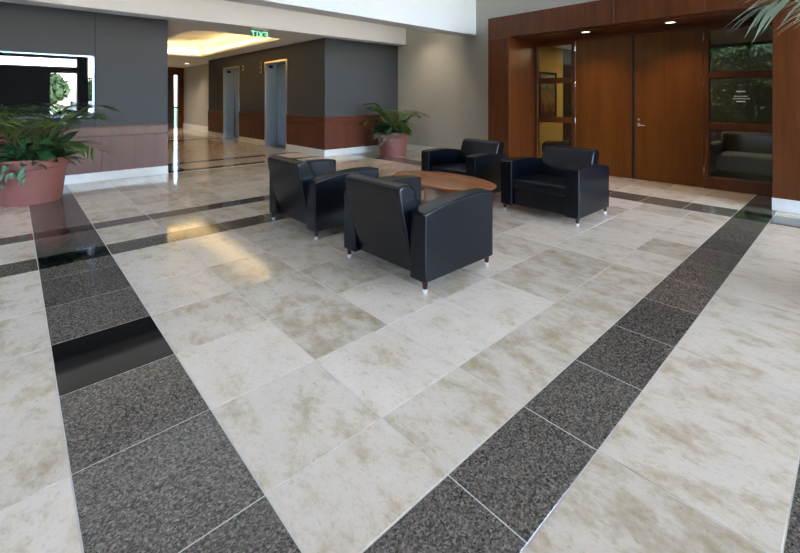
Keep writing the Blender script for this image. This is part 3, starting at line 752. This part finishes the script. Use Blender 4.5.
struct(link('trim_8', boxes((-6.0, 9.0, -10.0, -5.3, ZT, ZT+0.25)), 'white_paint'), 'unseen overhang added outside to shade the near floor', 'roof')  # added out of view to keep high sky light off the near floor
struct(link('wall_front', boxes((-5.4, -5.2, -5.3, 1.5, 0, ZT), (-5.4, -5.2, 1.5, 6.25, 0, 0.3), (-5.4, -5.2, 1.5, 6.25, 3.6, ZT), (-5.4, -5.2, 6.25, YL+0.2, 0, ZT)), 'grey_fabric_wall'), 'dark grey wall facing the wooden portal', 'wall')
wf = struct(empty('window_5', (0, 0, 0)), 'window of the wall facing the portal', 'window')
for y in (1.5, 3.08, 4.66, 6.25): link('mullion', boxes((-5.35, -5.25, y-0.04, y+0.04, 0.3, 3.6)), 'dark_metal', wf)
struct(link('ground', boxes((-90, 90, -90, 90, -0.40, -0.14)), 'grass'), 'grass around the building', 'ground')
struct(link('parking', boxes((-30, 40, -27, -5.4, -0.14, -0.125)), 'pale_bounce_paving'), 'parking area outside, made pale to bounce light indoors', 'ground')
def tree(x, y, h, r, seed, label, group):
    g = random.Random(seed); t = tag(empty('tree', (x, y, -0.14)), label, 'tree', group)
    smooth(link('trunk', tube(bmesh.new(), [(0, 0, 0), (0.05, 0.0, h*0.3), (0.0, 0.05, h*0.6)], [0.22, 0.16, 0.09], 8), 'trunk', t))
    b = bmesh.new()
    for k in range(1300):
        u = Vector((g.gauss(0, 1), g.gauss(0, 1), g.gauss(0, 1))).normalized(); rr = g.uniform(0.55, 1.0)
        c = Vector((u.x*r*rr, u.y*r*rr, h*0.62+u.z*h*0.36*rr)); s = g.uniform(0.25, 0.55)
        v = [b.verts.new(c+Vector((g.uniform(-s, s), g.uniform(-s, s), g.uniform(-s, s)))) for _ in range(4)]
        b.faces.new((v[0], v[1], v[2])); b.faces.new((v[0], v[2], v[3]))
    link('crown', b, 'tree_leaf', t)
for i in range(9): tree(-15.5+R.uniform(-1, 1), -22+i*6.2, R.uniform(5.5, 9), R.uniform(2.3, 2.9), 40+i, 'leafy tree outside the glazed side facing the portal', 'trees facing the portal')
for i in range(8): tree(-24+R.uniform(-1, 1), -19+i*6.2, R.uniform(7, 10), R.uniform(2.4, 2.9), 140+i, 'taller leafy tree standing in the back row outside', 'back row of trees')
for i in range(8): tree(-8+i*5.0, -33+R.uniform(-2, 2), R.uniform(3.7, 4.4), R.uniform(1.7, 2.1), 70+i, 'leafy tree beyond the parking area outside', 'trees beyond the parking area')
def car(x, y, rz, label):
    t = tag(empty('parked_car', (x, y, -0.125), rz), label, 'car', 'cars in the parking area')
    b = prism_y([(-2.1, 0.25), (2.1, 0.25), (2.15, 0.6), (1.2, 0.85), (-1.9, 0.9), (-2.15, 0.65)], -0.85, 0.85); bevel_sharp(b, 0.08, 2); smooth(link('body', b, 'car_paint', t))
    b = prism_y([(-1.7, 0.88), (1.1, 0.84), (0.45, 1.38), (-1.2, 1.42)], -0.74, 0.74); bevel_sharp(b, 0.06, 2); smooth(link('cabin', b, 'screen_glass', t))
    for wx in (-1.35, 1.35):
        for wy in (-0.8, 0.8):
            b = lathe([(0.16, -0.1), (0.32, -0.1), (0.32, 0.1), (0.16, 0.1)], 24); bmesh.ops.rotate(b, verts=b.verts[:], cent=(0, 0, 0), matrix=Matrix.Rotation(PI/2, 3, 'X'))
            link('wheel', b, 'tyre', t, (wx, wy, 0.32))
hb = bmesh.new(); hg = random.Random(9)
for k in range(16000):
    c = Vector((hg.uniform(-9.6, -8.4), hg.uniform(-4, 12), 3.9*hg.random())); s_ = hg.uniform(0.07, 0.17)
    v = [hb.verts.new(c+Vector((hg.uniform(-s_, s_), hg.uniform(-s_, s_), hg.uniform(-s_, s_)))) for _ in range(4)]
    hb.faces.new((v[0], v[1], v[2])); hb.faces.new((v[0], v[2], v[3]))
hg_o = link('hedge', hb, 'tree_leaf', None, (0, 0, -0.05))
link('dark_core_slab', boxes((-9.1, -8.9, -4, 12, 0, 3.5)), 'hedge_core_dark', hg_o)  # solid slab added so no sky shines through the leaves
tag(hg_o, 'dense green hedge outside the window facing the portal', 'hedge')
for x in (1.2, 4.0, 6.8, -4.2): car(x, -21, PI/2, 'silver car standing in the parking area outside')
